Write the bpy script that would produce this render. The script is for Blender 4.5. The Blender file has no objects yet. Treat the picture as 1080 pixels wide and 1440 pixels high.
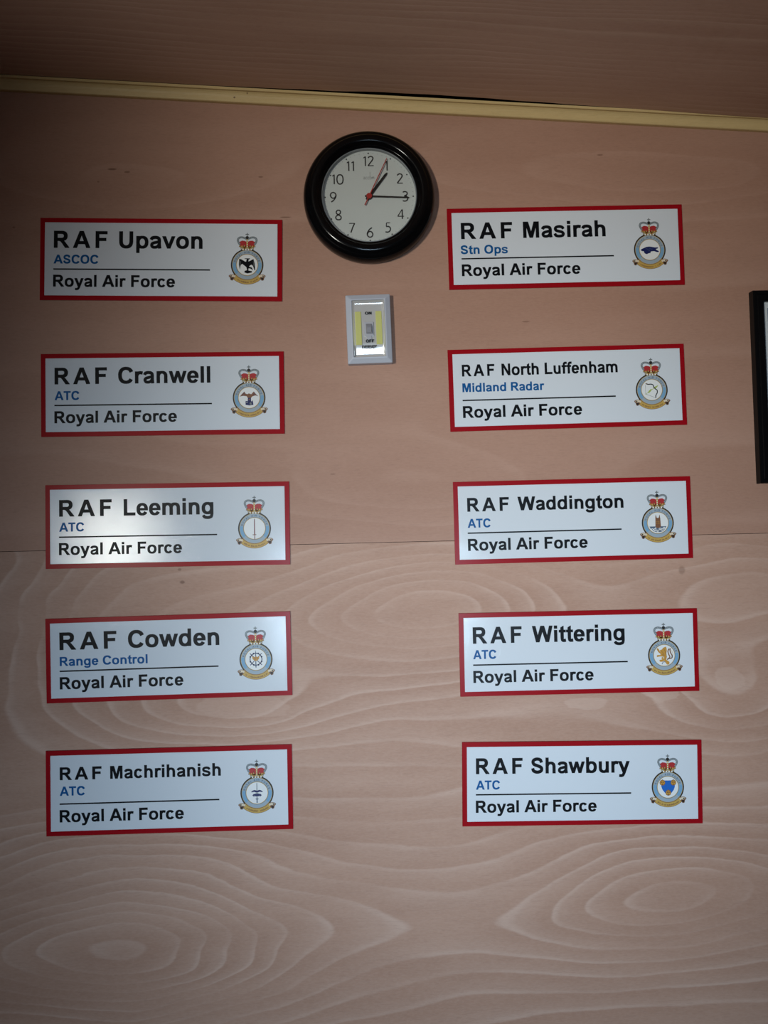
import bpy, math, random
from mathutils import Vector, Matrix

random.seed(7)
scene = bpy.context.scene
C = scene.collection
CZ = 1.50                       # camera height above the floor

# ------------------------------------------------------------------ camera
DIST, PITCH, YAW, ROLL = 1.27825, 0.0273473, 0.0262396, -0.0238657
cp, sp, cy, sy = math.cos(PITCH), math.sin(PITCH), math.cos(YAW), math.sin(YAW)
fwd = Vector((sy * cp, cy * cp, sp))
rgt = Vector((cy, -sy, 0.0))
upv = rgt.cross(fwd)
cr_, sr_ = math.cos(ROLL), math.sin(ROLL)
R_ = cr_ * rgt + sr_ * upv
U_ = -sr_ * rgt + cr_ * upv
cam_data = bpy.data.cameras.new('camera')
cam_data.sensor_width = 36.0
cam_data.lens = 1081.0 / 1440.0 * 36.0
cam_data.clip_start = 0.02
cam = bpy.data.objects.new('camera', cam_data)
C.objects.link(cam)
m = Matrix((R_, U_, -fwd)).transposed().to_4x4()
m.translation = Vector((0, -DIST, CZ))
cam.matrix_world = m
scene.camera = cam

# ------------------------------------------------------------------ view and world
vs = scene.view_settings
vs.view_transform = 'Standard'
vs.look = 'None'
vs.gamma = 1.0
vs.use_curve_mapping = False
vs.exposure = 0.0
world = bpy.data.worlds.new('world')
world.use_nodes = True
world.node_tree.nodes['Background'].inputs[0].default_value = (0.62, 0.80, 1.0, 1)
world.node_tree.nodes['Background'].inputs[1].default_value = 0.5
scene.world = world

# ------------------------------------------------------------------ daylight through the windows
def area(name, loc, target, w, h, radiance, color, spread=180.0, normal=None):
    ld = bpy.data.lights.new(name, 'AREA')
    ld.shape = 'RECTANGLE'
    ld.size, ld.size_y = w, h
    ld.energy = radiance * math.pi * w * h
    ld.color = color
    ld.spread = math.radians(spread)
    o = bpy.data.objects.new(name, ld)
    C.objects.link(o)
    o.location = loc
    d = Vector(normal) if normal else Vector(target) - Vector(loc)
    o.rotation_euler = d.to_track_quat('-Z', 'Y').to_euler()
    return o

XL, XR, YB = -1.30, 1.90, -3.40            # room: left wall, right wall, back wall
# sunlit ground seen through the side window: warm white, rises towards the top of the front wall
area('daylight_side_window', (-1.62, -3.43, CZ - 0.03), (0.40, 0.0, CZ + 0.28), 0.28, 0.55, 8.0, (1.0, 0.96, 0.88), 34)
# blue skylight through the back window, falling on the middle and lower part of the front wall
area('daylight_back_window', (0.04, YB + 0.012, CZ - 0.42), (0.17, 0.0, CZ - 0.44), 0.80, 0.60, 2.75, (0.60, 0.80, 1.0), 36)

# ------------------------------------------------------------------ node helpers
def new_mat(name):
    mt = bpy.data.materials.new(name)
    mt.use_nodes = True
    return mt, mt.node_tree, mt.node_tree.nodes['Principled BSDF']

def simple(name, col, rough=0.5, metal=0.0, spec=0.5, coat=0.0, noise=0.03, nscale=60.0):
    mt, nt, b = new_mat(name)
    b.inputs['Roughness'].default_value = rough
    b.inputs['Metallic'].default_value = metal
    b.inputs['Specular IOR Level'].default_value = spec
    b.inputs['Coat Weight'].default_value = coat
    if noise:
        tc = nt.nodes.new('ShaderNodeTexCoord')
        n = nt.nodes.new('ShaderNodeTexNoise')
        n.inputs['Scale'].default_value = nscale
        n.inputs['Detail'].default_value = 3
        nt.links.new(tc.outputs['Object'], n.inputs['Vector'])
        mx = nt.nodes.new('ShaderNodeMix')
        mx.data_type = 'RGBA'
        mx.inputs[6].default_value = tuple(c * (1 - noise) for c in col) + (1,)
        mx.inputs[7].default_value = tuple(min(1, c * (1 + noise)) for c in col) + (1,)
        nt.links.new(n.outputs[0], mx.inputs[0])
        nt.links.new(mx.outputs[2], b.inputs['Base Color'])
    else:
        b.inputs['Base Color'].default_value = tuple(col) + (1,)
    return mt

class NB:
    """tiny expression builder for scalar node maths"""
    def __init__(s, nt): s.nt = nt
    def _in(s, node, i, v):
        if isinstance(v, (int, float)): node.inputs[i].default_value = v
        else: s.nt.links.new(v, node.inputs[i])
    def op(s, kind, a, b=None, c=None):
        n = s.nt.nodes.new('ShaderNodeMath'); n.operation = kind
        s._in(n, 0, a)
        if b is not None: s._in(n, 1, b)
        if c is not None: s._in(n, 2, c)
        return n.outputs[0]
    def add(s, a, b): return s.op('ADD', a, b)
    def sub(s, a, b): return s.op('SUBTRACT', a, b)
    def mul(s, a, b): return s.op('MULTIPLY', a, b)
    def noise(s, x, y, z, scale=1.0, detail=2.0, rough=0.5):
        cb = s.nt.nodes.new('ShaderNodeCombineXYZ')
        s._in(cb, 0, x); s._in(cb, 1, y); s._in(cb, 2, z)
        n = s.nt.nodes.new('ShaderNodeTexNoise')
        n.inputs['Scale'].default_value = scale
        n.inputs['Detail'].default_value = detail
        n.inputs['Roughness'].default_value = rough
        s.nt.links.new(cb.outputs[0], n.inputs['Vector'])
        return n.outputs[0]
    def smooth(s, v, a, b):
        n = s.nt.nodes.new('ShaderNodeMapRange'); n.interpolation_type = 'SMOOTHSTEP'
        s._in(n, 0, v); n.inputs[1].default_value = a; n.inputs[2].default_value = b
        n.inputs[3].default_value = 0; n.inputs[4].default_value = 1
        return n.outputs[0]
    def gauss(s, x, z, x0, z0, sx, sz, amp):
        dx = s.mul(s.sub(x, x0), 1.0 / sx); dz = s.mul(s.sub(z, z0), 1.0 / sz)
        e = s.op('EXPONENT', s.mul(s.add(s.mul(dx, dx), s.mul(dz, dz)), -1.0))
        return s.mul(e, amp)
    def mixc(s, f, a, b):
        n = s.nt.nodes.new('ShaderNodeMix'); n.data_type = 'RGBA'
        s._in(n, 0, f)
        for i, v in ((6, a), (7, b)):
            if isinstance(v, tuple): n.inputs[i].default_value = v + (1,)
            else: s.nt.links.new(v, n.inputs[i])
        return n.outputs[2]

def plywood(name, base, light, dark, knots, nlines, line_amt, slope=1.0, axes=('X', 'Z'), seed=0.0,
            warp=0.035, spots=(), patches=(), rough=0.55, folds=(), fine=1.0):
    """rotary-cut veneer: contour lines of a height field with ovals at the knots"""
    mt, nt, b = new_mat(name)
    k = NB(nt)
    tc = nt.nodes.new('ShaderNodeTexCoord')
    sep = nt.nodes.new('ShaderNodeSeparateXYZ')
    nt.links.new(tc.outputs['Object'], sep.inputs[0])
    X, Z = sep.outputs[axes[0]], sep.outputs[axes[1]]
    # domain warp
    w1 = k.sub(k.noise(k.mul(X, 2.2), seed, k.mul(Z, 6.0), 1.0, 2.0), 0.5)
    w2 = k.sub(k.noise(k.mul(X, 1.6), seed + 7.3, k.mul(Z, 4.0), 1.0, 3.0), 0.5)
    w3 = k.sub(k.noise(k.mul(X, 9.0), seed + 3.1, k.mul(Z, 30.0), 1.0, 4.0, 0.6), 0.5)
    w4 = k.sub(k.noise(k.mul(X, 60.0), seed + 9.1, k.mul(Z, 110.0), 1.0, 3.0, 0.6), 0.5)
    Zw = k.add(k.add(k.add(Z, k.mul(w1, warp * 2.0)), k.mul(w3, warp * 0.22)), k.mul(w4, warp * 0.06))
    Xw = k.add(X, k.mul(w2, warp * 6.0))
    if folds:                                          # grain mirrors about the heart lines of the log
        h = None
        for f, tilt in folds:
            d = k.sub(k.sub(Zw, f), k.mul(X, tilt))
            d = k.mul(k.op('SQRT', k.add(k.mul(d, d), 0.0006)), -slope)
            h = d if h is None else k.op('SMOOTH_MAX', h, d, 0.02)
    else:
        h = k.mul(Zw, slope)
    for (x0, z0, sx, sz, amp) in knots:
        h = k.add(h, k.gauss(Xw, Zw, x0, z0, sx, sz, amp))
    ph = k.mul(h, nlines)
    fr = k.op('FRACT', ph)
    up = k.smooth(fr, 0.0, 0.10)
    dn = k.sub(1.0, k.add(k.mul(k.smooth(fr, 0.10, 0.32), 0.6), k.mul(k.smooth(fr, 0.25, 0.9), 0.4)))
    line = k.mul(up, dn)
    # lines vary in strength
    lv = k.smooth(k.noise(k.mul(X, 3.0), seed + 11.0, k.mul(Z, 14.0), 1.0, 3.0), 0.32, 0.68)
    line = k.mul(line, k.add(k.mul(lv, 0.8), 0.2))
    # broad tone
    tone = k.noise(k.mul(X, 1.5), seed + 5.0, k.mul(Z, 9.0), 1.0, 4.0, 0.6)
    # pores: short dashes along the grain
    pore = k.smooth(k.noise(k.mul(X, 55.0), seed, k.mul(Zw, 620.0), 1.0, 2.0, 0.6), 0.50, 0.72)
    fleck = k.noise(k.mul(X, 150.0), seed + 2.0, k.mul(Z, 420.0), 1.0, 2.0, 0.6)
    col = k.mixc(k.smooth(tone, 0.30, 0.72), dark, base)
    col = k.mixc(k.mul(line, line_amt), col, light)
    col = k.mixc(k.mul(pore, 0.16 * fine), col, tuple(c * 0.62 for c in dark))
    col = k.mixc(k.mul(k.smooth(fleck, 0.35, 0.7), 0.12 * fine), col, light)
    for (x0, z0, sx, sz, amp) in patches:      # lighter torn-grain patches
        g = k.gauss(Xw, Zw, x0, z0, sx, sz, 1.0)
        g = k.smooth(k.add(g, k.mul(w3, 1.1)), 0.5, 0.62)
        col = k.mixc(k.mul(g, amp), col, light)
    for (x0, z0, sx, sz, amp) in spots:        # small dark knots and nicks
        g = k.gauss(X, Z, x0, z0, sx, sz, 1.0)
        g = k.smooth(k.add(g, k.mul(w3, 0.9)), 0.35, 0.8)
        col = k.mixc(k.mul(g, amp), col, (0.13, 0.055, 0.03))
    nt.links.new(col, b.inputs['Base Color'])
    b.inputs['Roughness'].default_value = rough
    b.inputs['Specular IOR Level'].default_value = 0.25
    bp = nt.nodes.new('ShaderNodeBump')
    bp.inputs['Strength'].default_value = 0.12
    bp.inputs['Distance'].default_value = 0.0006
    nt.links.new(k.add(k.mul(pore, -1.0), k.mul(line, 0.5)), bp.inputs['Height'])
    nt.links.new(bp.outputs[0], b.inputs['Normal'])
    return mt

BASE, LIGHT, DARK = (0.490, 0.292, 0.208), (0.640, 0.445, 0.353), (0.412, 0.231, 0.158)
lower_knots = [(-0.43, -0.665, 0.30, 0.15, 0.170), (0.50, -0.617, 0.22, 0.10, 0.090),
               (0.10, -0.128, 0.22, 0.12, 0.120), (-0.24, -0.285, 0.18, 0.06, 0.085),
               (0.60, -0.290, 0.16, 0.09, 0.07), (-0.66, -0.13, 0.18, 0.16, -0.12),
               (0.66, -0.09, 0.20, 0.08, 0.06), (0.30, -0.36, 0.15, 0.05, 0.03)]
M_LOW = plywood('lower plywood veneer', BASE, LIGHT, DARK, lower_knots, 46.0, 0.54, slope=0.5, seed=1.7, folds=((-0.645, 0.05), (-0.15, 0.0)),
                spots=[(-0.302, -0.073, 0.006, 0.004, 0.6), (-0.306, -0.052, 0.004, 0.003, 0.5),
                       (0.531, -0.075, 0.007, 0.009, 0.35)],
                patches=[(0.355, -0.300, 0.045, 0.012, 0.35), (0.46, -0.285, 0.04, 0.014, 0.35),
                         (0.60, -0.262, 0.035, 0.022, 0.3), (-0.22, -0.285, 0.10, 0.022, 0.22)])
upper_knots = [(0.42, 0.600, 0.28, 0.055, 0.10), (0.10, 0.075, 0.25, 0.07, 0.12), (-0.35, 0.60, 0.22, 0.06, 0.09),
               (0.62, 0.60, 0.12, 0.03, 0.05), (-0.15, 0.20, 0.3, 0.06, 0.06)]
M_UP = plywood('upper plywood veneer', (0.435, 0.245, 0.173), (0.560, 0.355, 0.268), (0.390, 0.213, 0.146), upper_knots, 21.0, 0.26, slope=0.35, seed=4.2,
               spots=[(-0.407, 0.618, 0.010, 0.0022, 0.7), (-0.382, 0.613, 0.006, 0.002, 0.6), (0.415, 0.633, 0.006, 0.002, 0.5),
                      (-0.12, 0.533, 0.012, 0.0016, 0.6), (-0.16, 0.602, 0.005, 0.002, 0.5), (-0.57, 0.522, 0.003, 0.002, 0.5),
                      (-0.43, 0.597, 0.003, 0.002, 0.5), (0.28, 0.35, 0.008, 0.0015, 0.5), (-0.05, 0.10, 0.006, 0.0015, 0.4)])
M_CEIL = plywood('ceiling plywood veneer', (0.56, 0.36, 0.27), (0.66, 0.47, 0.37), (0.45, 0.27, 0.195),
                 [(0.5, -0.24, 0.5, 0.03, 0.03), (-0.3, -0.2, 0.4, 0.04, 0.02)], 75.0, 0.75,
                 slope=1.0, axes=('X', 'Y'), seed=8.8, warp=0.02)
M_ROOM = plywood('room lining plywood', BASE, LIGHT, DARK, [(0.2, 0.4, 0.4, 0.2, 0.15)], 22.0, 0.3, slope=0.5, seed=3.3)
M_ROOM2 = plywood('side lining plywood', BASE, LIGHT, DARK, [(-1.2, 0.4, 0.4, 0.2, 0.15)], 22.0, 0.3, slope=0.5,
                  seed=6.3, axes=('Y', 'Z'))
M_FLOOR = plywood('floor boards', (0.20, 0.15, 0.11), (0.26, 0.2, 0.15), (0.15, 0.11, 0.08), [], 20.0, 0.3,
                  axes=('X', 'Y'), seed=2.2)
M_TRIM = plywood('pine moulding', (0.68, 0.51, 0.245), (0.76, 0.60, 0.33), (0.60, 0.43, 0.19), [], 240.0, 0.18, seed=5.5,
                 warp=0.006, rough=0.45,
                 spots=[(-0.583, 0.741, 0.0022, 0.0016, 0.8), (-0.200, 0.733, 0.002, 0.0016, 0.8), (-0.178, 0.738, 0.0016, 0.0014, 0.7)])
M_CAVITY = simple('cavity shade black', (0.006, 0.005, 0.005), 0.9)  # near-black: darkness of the roof void put into the colour
M_FRAMEW = simple('window joinery', (0.62, 0.60, 0.56), 0.4)

def arch_glass(name):
    mt = bpy.data.materials.new(name); mt.use_nodes = True
    nt = mt.node_tree
    for n in list(nt.nodes): nt.nodes.remove(n)
    out = nt.nodes.new('ShaderNodeOutputMaterial')
    tr = nt.nodes.new('ShaderNodeBsdfTransparent'); tr.inputs[0].default_value = (0.97, 0.98, 0.975, 1)
    gl = nt.nodes.new('ShaderNodeBsdfGlossy'); gl.inputs['Roughness'].default_value = 0.02
    lw = nt.nodes.new('ShaderNodeLayerWeight'); lw.inputs['Blend'].default_value = 0.5
    k = NB(nt)
    fr = k.add(0.035, k.mul(k.op('POWER', lw.outputs['Facing'], 5.0), 0.9))      # same from either face
    mx = nt.nodes.new('ShaderNodeMixShader')
    nt.links.new(fr, mx.inputs[0]); nt.links.new(tr.outputs[0], mx.inputs[1])
    nt.links.new(gl.outputs[0], mx.inputs[2]); nt.links.new(mx.outputs[0], out.inputs[0])
    return mt
M_GLASS = arch_glass('clear glass')

# ------------------------------------------------------------------ mesh builder
class MB:
    def __init__(s): s.v, s.f, s.mi = [], [], []
    def _add(s, vs_, fs_, mi=0):
        o = len(s.v); s.v += [tuple(p) for p in vs_]
        s.f += [tuple(i + o for i in f) for f in fs_]; s.mi += [mi] * len(fs_)
    def box(s, x0, x1, y0, y1, z0, z1, mi=0):
        v = [(x, y, z) for x in (x0, x1) for y in (y0, y1) for z in (z0, z1)]
        s._add(v, [(0, 1, 3, 2), (4, 6, 7, 5), (0, 4, 5, 1), (2, 3, 7, 6), (0, 2, 6, 4), (1, 5, 7, 3)], mi)
    def poly(s, pts, y, mi=0):
        a = sum(pts[i][0] * pts[(i + 1) % len(pts)][1] - pts[(i + 1) % len(pts)][0] * pts[i][1] for i in range(len(pts)))
        if a < 0: pts = pts[::-1]
        s._add([(p[0], y, p[1]) for p in pts], [tuple(range(len(pts)))], mi)
    def strip(s, A, B, y, mi=0):
        n = len(A)
        vs_ = [(p[0], y, p[1]) for p in A] + [(p[0], y, p[1]) for p in B]
        s._add(vs_, [(i, i + 1, n + i + 1, n + i) for i in range(n - 1)], mi)
    def ring(s, cx, cz, ro, ri, y, mi=0, a0=0.0, a1=360.0, n=48, roz=None, riz=None, e=2.0):
        roz = roz or ro; riz = riz if riz is not None else ri
        def pt(rx, rz, a):
            c, t = math.cos(a), math.sin(a)
            return (cx + rx * math.copysign(abs(c) ** (2 / e), c), cz + rz * math.copysign(abs(t) ** (2 / e), t))
        an = [math.radians(a0 + (a1 - a0) * i / n) for i in range(n + 1)]
        if ri <= 0: s.poly([pt(ro, roz, a) for a in an[:-1]], y, mi)
        else: s.strip([pt(ri, riz, a) for a in an], [pt(ro, roz, a) for a in an], y, mi)
    def ribbon(s, pts, w, y, mi=0, smooth=True, w1=None, sub=5):
        P = spline(pts, sub) if smooth and len(pts) > 2 else pts
        L, Rr = [], []
        n = len(P)
        for i in range(n):
            a = P[max(0, i - 1)]; b = P[min(n - 1, i + 1)]
            dx, dz = b[0] - a[0], b[1] - a[1]; l = math.hypot(dx, dz) or 1
            ww = w if w1 is None else w + (w1 - w) * i / (n - 1)
            nx, nz = -dz / l * ww / 2, dx / l * ww / 2
            L.append((P[i][0] + nx, P[i][1] + nz)); Rr.append((P[i][0] - nx, P[i][1] - nz))
        s.strip(Rr, L, y, mi)
    def lathe(s, prof, n=96, mi=0, close=False):
        """profile of (radius, y) turned about the Y axis"""
        o = []
        for i in range(n):
            a = 2 * math.pi * i / n
            for r, y in prof: o.append((r * math.cos(a), y, r * math.sin(a)))
        k = len(prof); fs_ = []
        for i in range(n):
            j = (i + 1) % n
            for q in range(k - 1): fs_.append((i * k + q, j * k + q, j * k + q + 1, i * k + q + 1))
        s._add(o, fs_, mi)
    def sweep_x(s, prof_at, xs, mi=0):
        """prof_at(x) -> closed list of (y, z)"""
        o = []; k = None
        for x in xs:
            p = prof_at(x); k = len(p); o += [(x, y, z) for y, z in p]
        fs_ = [(i * k + q, (i + 1) * k + q, (i + 1) * k + (q + 1) % k, i * k + (q + 1) % k) for i in range(len(xs) - 1) for q in range(k)]
        fs_ += [tuple(range(k))[::-1], tuple((len(xs) - 1) * k + q for q in range(k))]
        s._add(o, fs_, mi)
    def build(s, name, mats, parent=None, loc=(0, 0, 0), shade=False, bevel=0.0, fixn=True):
        me = bpy.data.meshes.new(name)
        me.from_pydata(s.v, [], s.f)
        for mt in (mats if isinstance(mats, (list, tuple)) else [mats]): me.materials.append(mt)
        for p, mi in zip(me.polygons, s.mi): p.material_index = mi; p.use_smooth = shade
        me.update()
        o = bpy.data.objects.new(name, me)
        C.objects.link(o)
        o.location = loc
        if parent: o.parent = parent
        if fixn:
            import bmesh
            bm = bmesh.new(); bm.from_mesh(me); bmesh.ops.recalc_face_normals(bm, faces=bm.faces); bm.to_mesh(me); bm.free()
        if bevel:
            bv = o.modifiers.new('bevel', 'BEVEL'); bv.width = bevel; bv.segments = 3; bv.limit_method = 'ANGLE'
        return o

def spline(pts, sub=5):
    out = []
    n = len(pts)
    for i in range(n - 1):
        p0 = pts[max(0, i - 1)]; p1 = pts[i]; p2 = pts[i + 1]; p3 = pts[min(n - 1, i + 2)]
        for k in range(sub):
            t = k / sub
            out.append(tuple(0.5 * (2 * p1[j] + (p2[j] - p0[j]) * t + (2 * p0[j] - 5 * p1[j] + 4 * p2[j] - p3[j]) * t * t
                                    + (3 * p1[j] - p0[j] - 3 * p2[j] + p3[j]) * t ** 3) for j in (0, 1)))
    out.append(tuple(pts[-1]))
    return out

def empty(name, loc, roty=0.0):
    o = bpy.data.objects.new(name, None)
    o.empty_display_size = 0.02
    C.objects.link(o); o.location = loc; o.rotation_euler = (0, roty, 0)
    return o

def tag(o, label=None, cat=None, group=None, kind=None):
    if label: o['label'] = label
    if cat: o['category'] = cat
    if group: o['group'] = group
    if kind: o['kind'] = kind
    return o

def structure(o, label=None, cat=None):
    return tag(o, label, cat, None, 'structure')

# ------------------------------------------------------------------ the room
SEAM = -0.01566
def ceil_z(x): return 0.7325 - 0.0641 * x          # underside of the sloping ceiling, relative to the camera

# front wall: two plywood sheets on a dark backing, meeting at a fine joint
b = MB(); b.box(XL - 0.05, XR + 0.05, 0.012, 0.06, -CZ, 0.98)
wall_front = structure(b.build('wall_front', M_CAVITY, loc=(0, 0, CZ)), 'front wall lined with two pinkish plywood sheets', 'wall')
b = MB(); b.sweep_x(lambda x: [(0.0, SEAM + 0.0004), (0.012, SEAM + 0.0004), (0.012, ceil_z(x) + 0.008), (0.0, ceil_z(x) + 0.008)], [XL, XR])
b.build('plywood_sheet', M_UP, wall_front)['label'] = 'upper plywood sheet with faint grain'
b = MB(); b.box(XL, XR, 0.0006, 0.012, -CZ, SEAM - 0.0004)
b.build('plywood_sheet', M_LOW, wall_front)['label'] = 'lower plywood sheet with bold oval grain'

def wall_with_hole(name, axis, p0, p1, a0, a1, holes, mat, top):
    """solid wall slab; holes are (lo, hi, z0, z1) along its length"""
    b = MB()
    cuts = sorted({a0, a1, *[h[0] for h in holes], *[h[1] for h in holes]})
    for lo, hi in zip(cuts[:-1], cuts[1:]):
        hs = [h for h in holes if h[0] <= lo + 1e-6 and h[1] >= hi - 1e-6]
        spans = [(0.0, top)] if not hs else [(0.0, hs[0][2]), (hs[0][3], top)]
        for z0, z1 in spans:
            if z1 - z0 < 1e-6: continue
            if axis == 'x': b.box(p0, p1, lo, hi, z0, z1)
            else: b.box(lo, hi, p0, p1, z0, z1)
    return b.build(name, mat)

WIN_L = (-3.15, -2.36, CZ - 0.50, CZ + 0.45)         # y0, y1, z0, z1 in the left wall
WIN_B = (-0.48, 0.56, CZ - 0.78, CZ - 0.06)           # x0, x1, z0, z1 in the back wall
structure(wall_with_hole('wall_left', 'x', XL - 0.05, XL, YB, 0.0, [WIN_L], M_ROOM2, 2.30), 'left plywood wall with a small window', 'wall')
structure(wall_with_hole('wall_right', 'x', XR, XR + 0.05, YB, 0.0, [], M_ROOM2, 2.10), 'right plywood wall', 'wall')
structure(wall_with_hole('wall_back', 'y', YB - 0.05, YB, XL - 0.05, XR + 0.05, [WIN_B], M_ROOM, 2.10), 'back plywood wall with a large window', 'wall')
b = MB(); b.box(XL - 0.05, XR + 0.05, YB - 0.05, 0.06, -0.03, 0.0)
structure(b.build('floor', M_FLOOR), 'dark boarded floor', 'floor')

def window(name, axis, pos, hole, label):
    lo, hi, z0, z1 = hole
    o = structure(empty(name, (0, 0, 0)), label, 'window')
    f = MB(); g = MB(); t = 0.045
    def bx(mb, a, c, zz0, zz1, d0, d1):
        if axis == 'x': mb.box(pos + d0, pos + d1, a, c, zz0, zz1)
        else: mb.box(a, c, pos + d0, pos + d1, zz0, zz1)
    bx(f, lo, lo + t, z0, z1, -0.045, -0.005); bx(f, hi - t, hi, z0, z1, -0.045, -0.005)
    bx(f, lo + t, hi - t, z0, z0 + t, -0.045, -0.005); bx(f, lo + t, hi - t, z1 - t, z1, -0.045, -0.005)
    f.build('window_frame', M_FRAMEW, o)
    bx(g, lo + t, hi - t, z0 + t, z1 - t, -0.028, -0.024)
    g.build('window_pane', M_GLASS, o)
    return o
window('window_1', 'x', XL, WIN_L, 'small window in the left plywood wall')
window('window_2', 'y', YB, WIN_B, 'large window in the back plywood wall')

# ceiling: sloping plywood board whose edge lifts clear of the moulding in the middle
def lerp_tab(tab, x):
    if x <= tab[0][0]: return tab[0][1]
    for (x0, v0), (x1, v1) in zip(tab[:-1], tab[1:]):
        if x <= x1:
            t = (x - x0) / (x1 - x0); t = t * t * (3 - 2 * t)
            return v0 + (v1 - v0) * t
    return tab[-1][1]
EDGE = [(-0.26, 0.0183), (-0.05, 0.0215), (0.06, 0.0262), (0.17, 0.0262), (0.28, 0.0225), (0.40, 0.0188), (1.9, 0.0188)]
DROP = [(0.38, 0.0), (0.70, -0.0042), (1.9, -0.006)]
xs = [XL - 0.05 + (XR - XL + 0.1) * i / 128 for i in range(129)]
b = MB()
o = []
for x in xs:
    e = lerp_tab(EDGE, x) + 0.0005 * math.sin(x * 61) * (1 if -0.2 < x < 0.35 else 0)
    z = ceil_z(x) + lerp_tab(DROP, x)
    zf = ceil_z(x)
    o += [(x, -e, z), (x, -0.35, zf - 0.001), (x, YB - 0.05, zf), (x, YB - 0.05, zf + 0.009), (x, -0.35, zf + 0.009), (x, -e, z + 0.009)]
b._add(o, [(i * 6 + q, (i + 1) * 6 + q, (i + 1) * 6 + (q + 1) % 6, i * 6 + (q + 1) % 6) for i in range(128) for q in range(6)])
structure(b.build('ceiling', M_CEIL, loc=(0, 0, CZ)), 'dark sloping plywood ceiling', 'ceiling')
b = MB(); b.sweep_x(lambda x: [(0.055, ceil_z(x) + 0.03), (YB - 0.05, ceil_z(x) + 0.03), (YB - 0.05, ceil_z(x) + 0.05), (0.055, ceil_z(x) + 0.05)], [XL - 0.05, XR + 0.05])  # deck sheet coloured as the darkness seen through the ceiling gap
structure(b.build('roof_deck', M_CAVITY, loc=(0, 0, CZ)), 'roof deck above the ceiling board, coloured near-black as shade', 'roof')

# scotia moulding in the corner
TRIM = [(0.0, 0.0), (-0.0052, 0.0), (-0.0066, 0.0008), (-0.0072, 0.0028), (-0.0076, 0.0046), (-0.0083, 0.0075), (-0.0095, 0.0105),
        (-0.0112, 0.0130), (-0.0132, 0.0147), (-0.0150, 0.0153), (-0.0152, 0.0146), (-0.0172, 0.0147), (-0.0178, 0.0155), (-0.0180, 0.0186), (0.0, 0.0190)]
b = MB(); b.sweep_x(lambda x: [(y, z + 0.7133 - 0.0641 * x) for y, z in TRIM], [XL + 0.001 + (XR - XL - 0.002) * i / 20 for i in range(21)])
structure(b.build('trim_1', M_TRIM, loc=(0, -0.0002, CZ)), 'cream pine moulding along the top of the front wall', 'trim')

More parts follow.
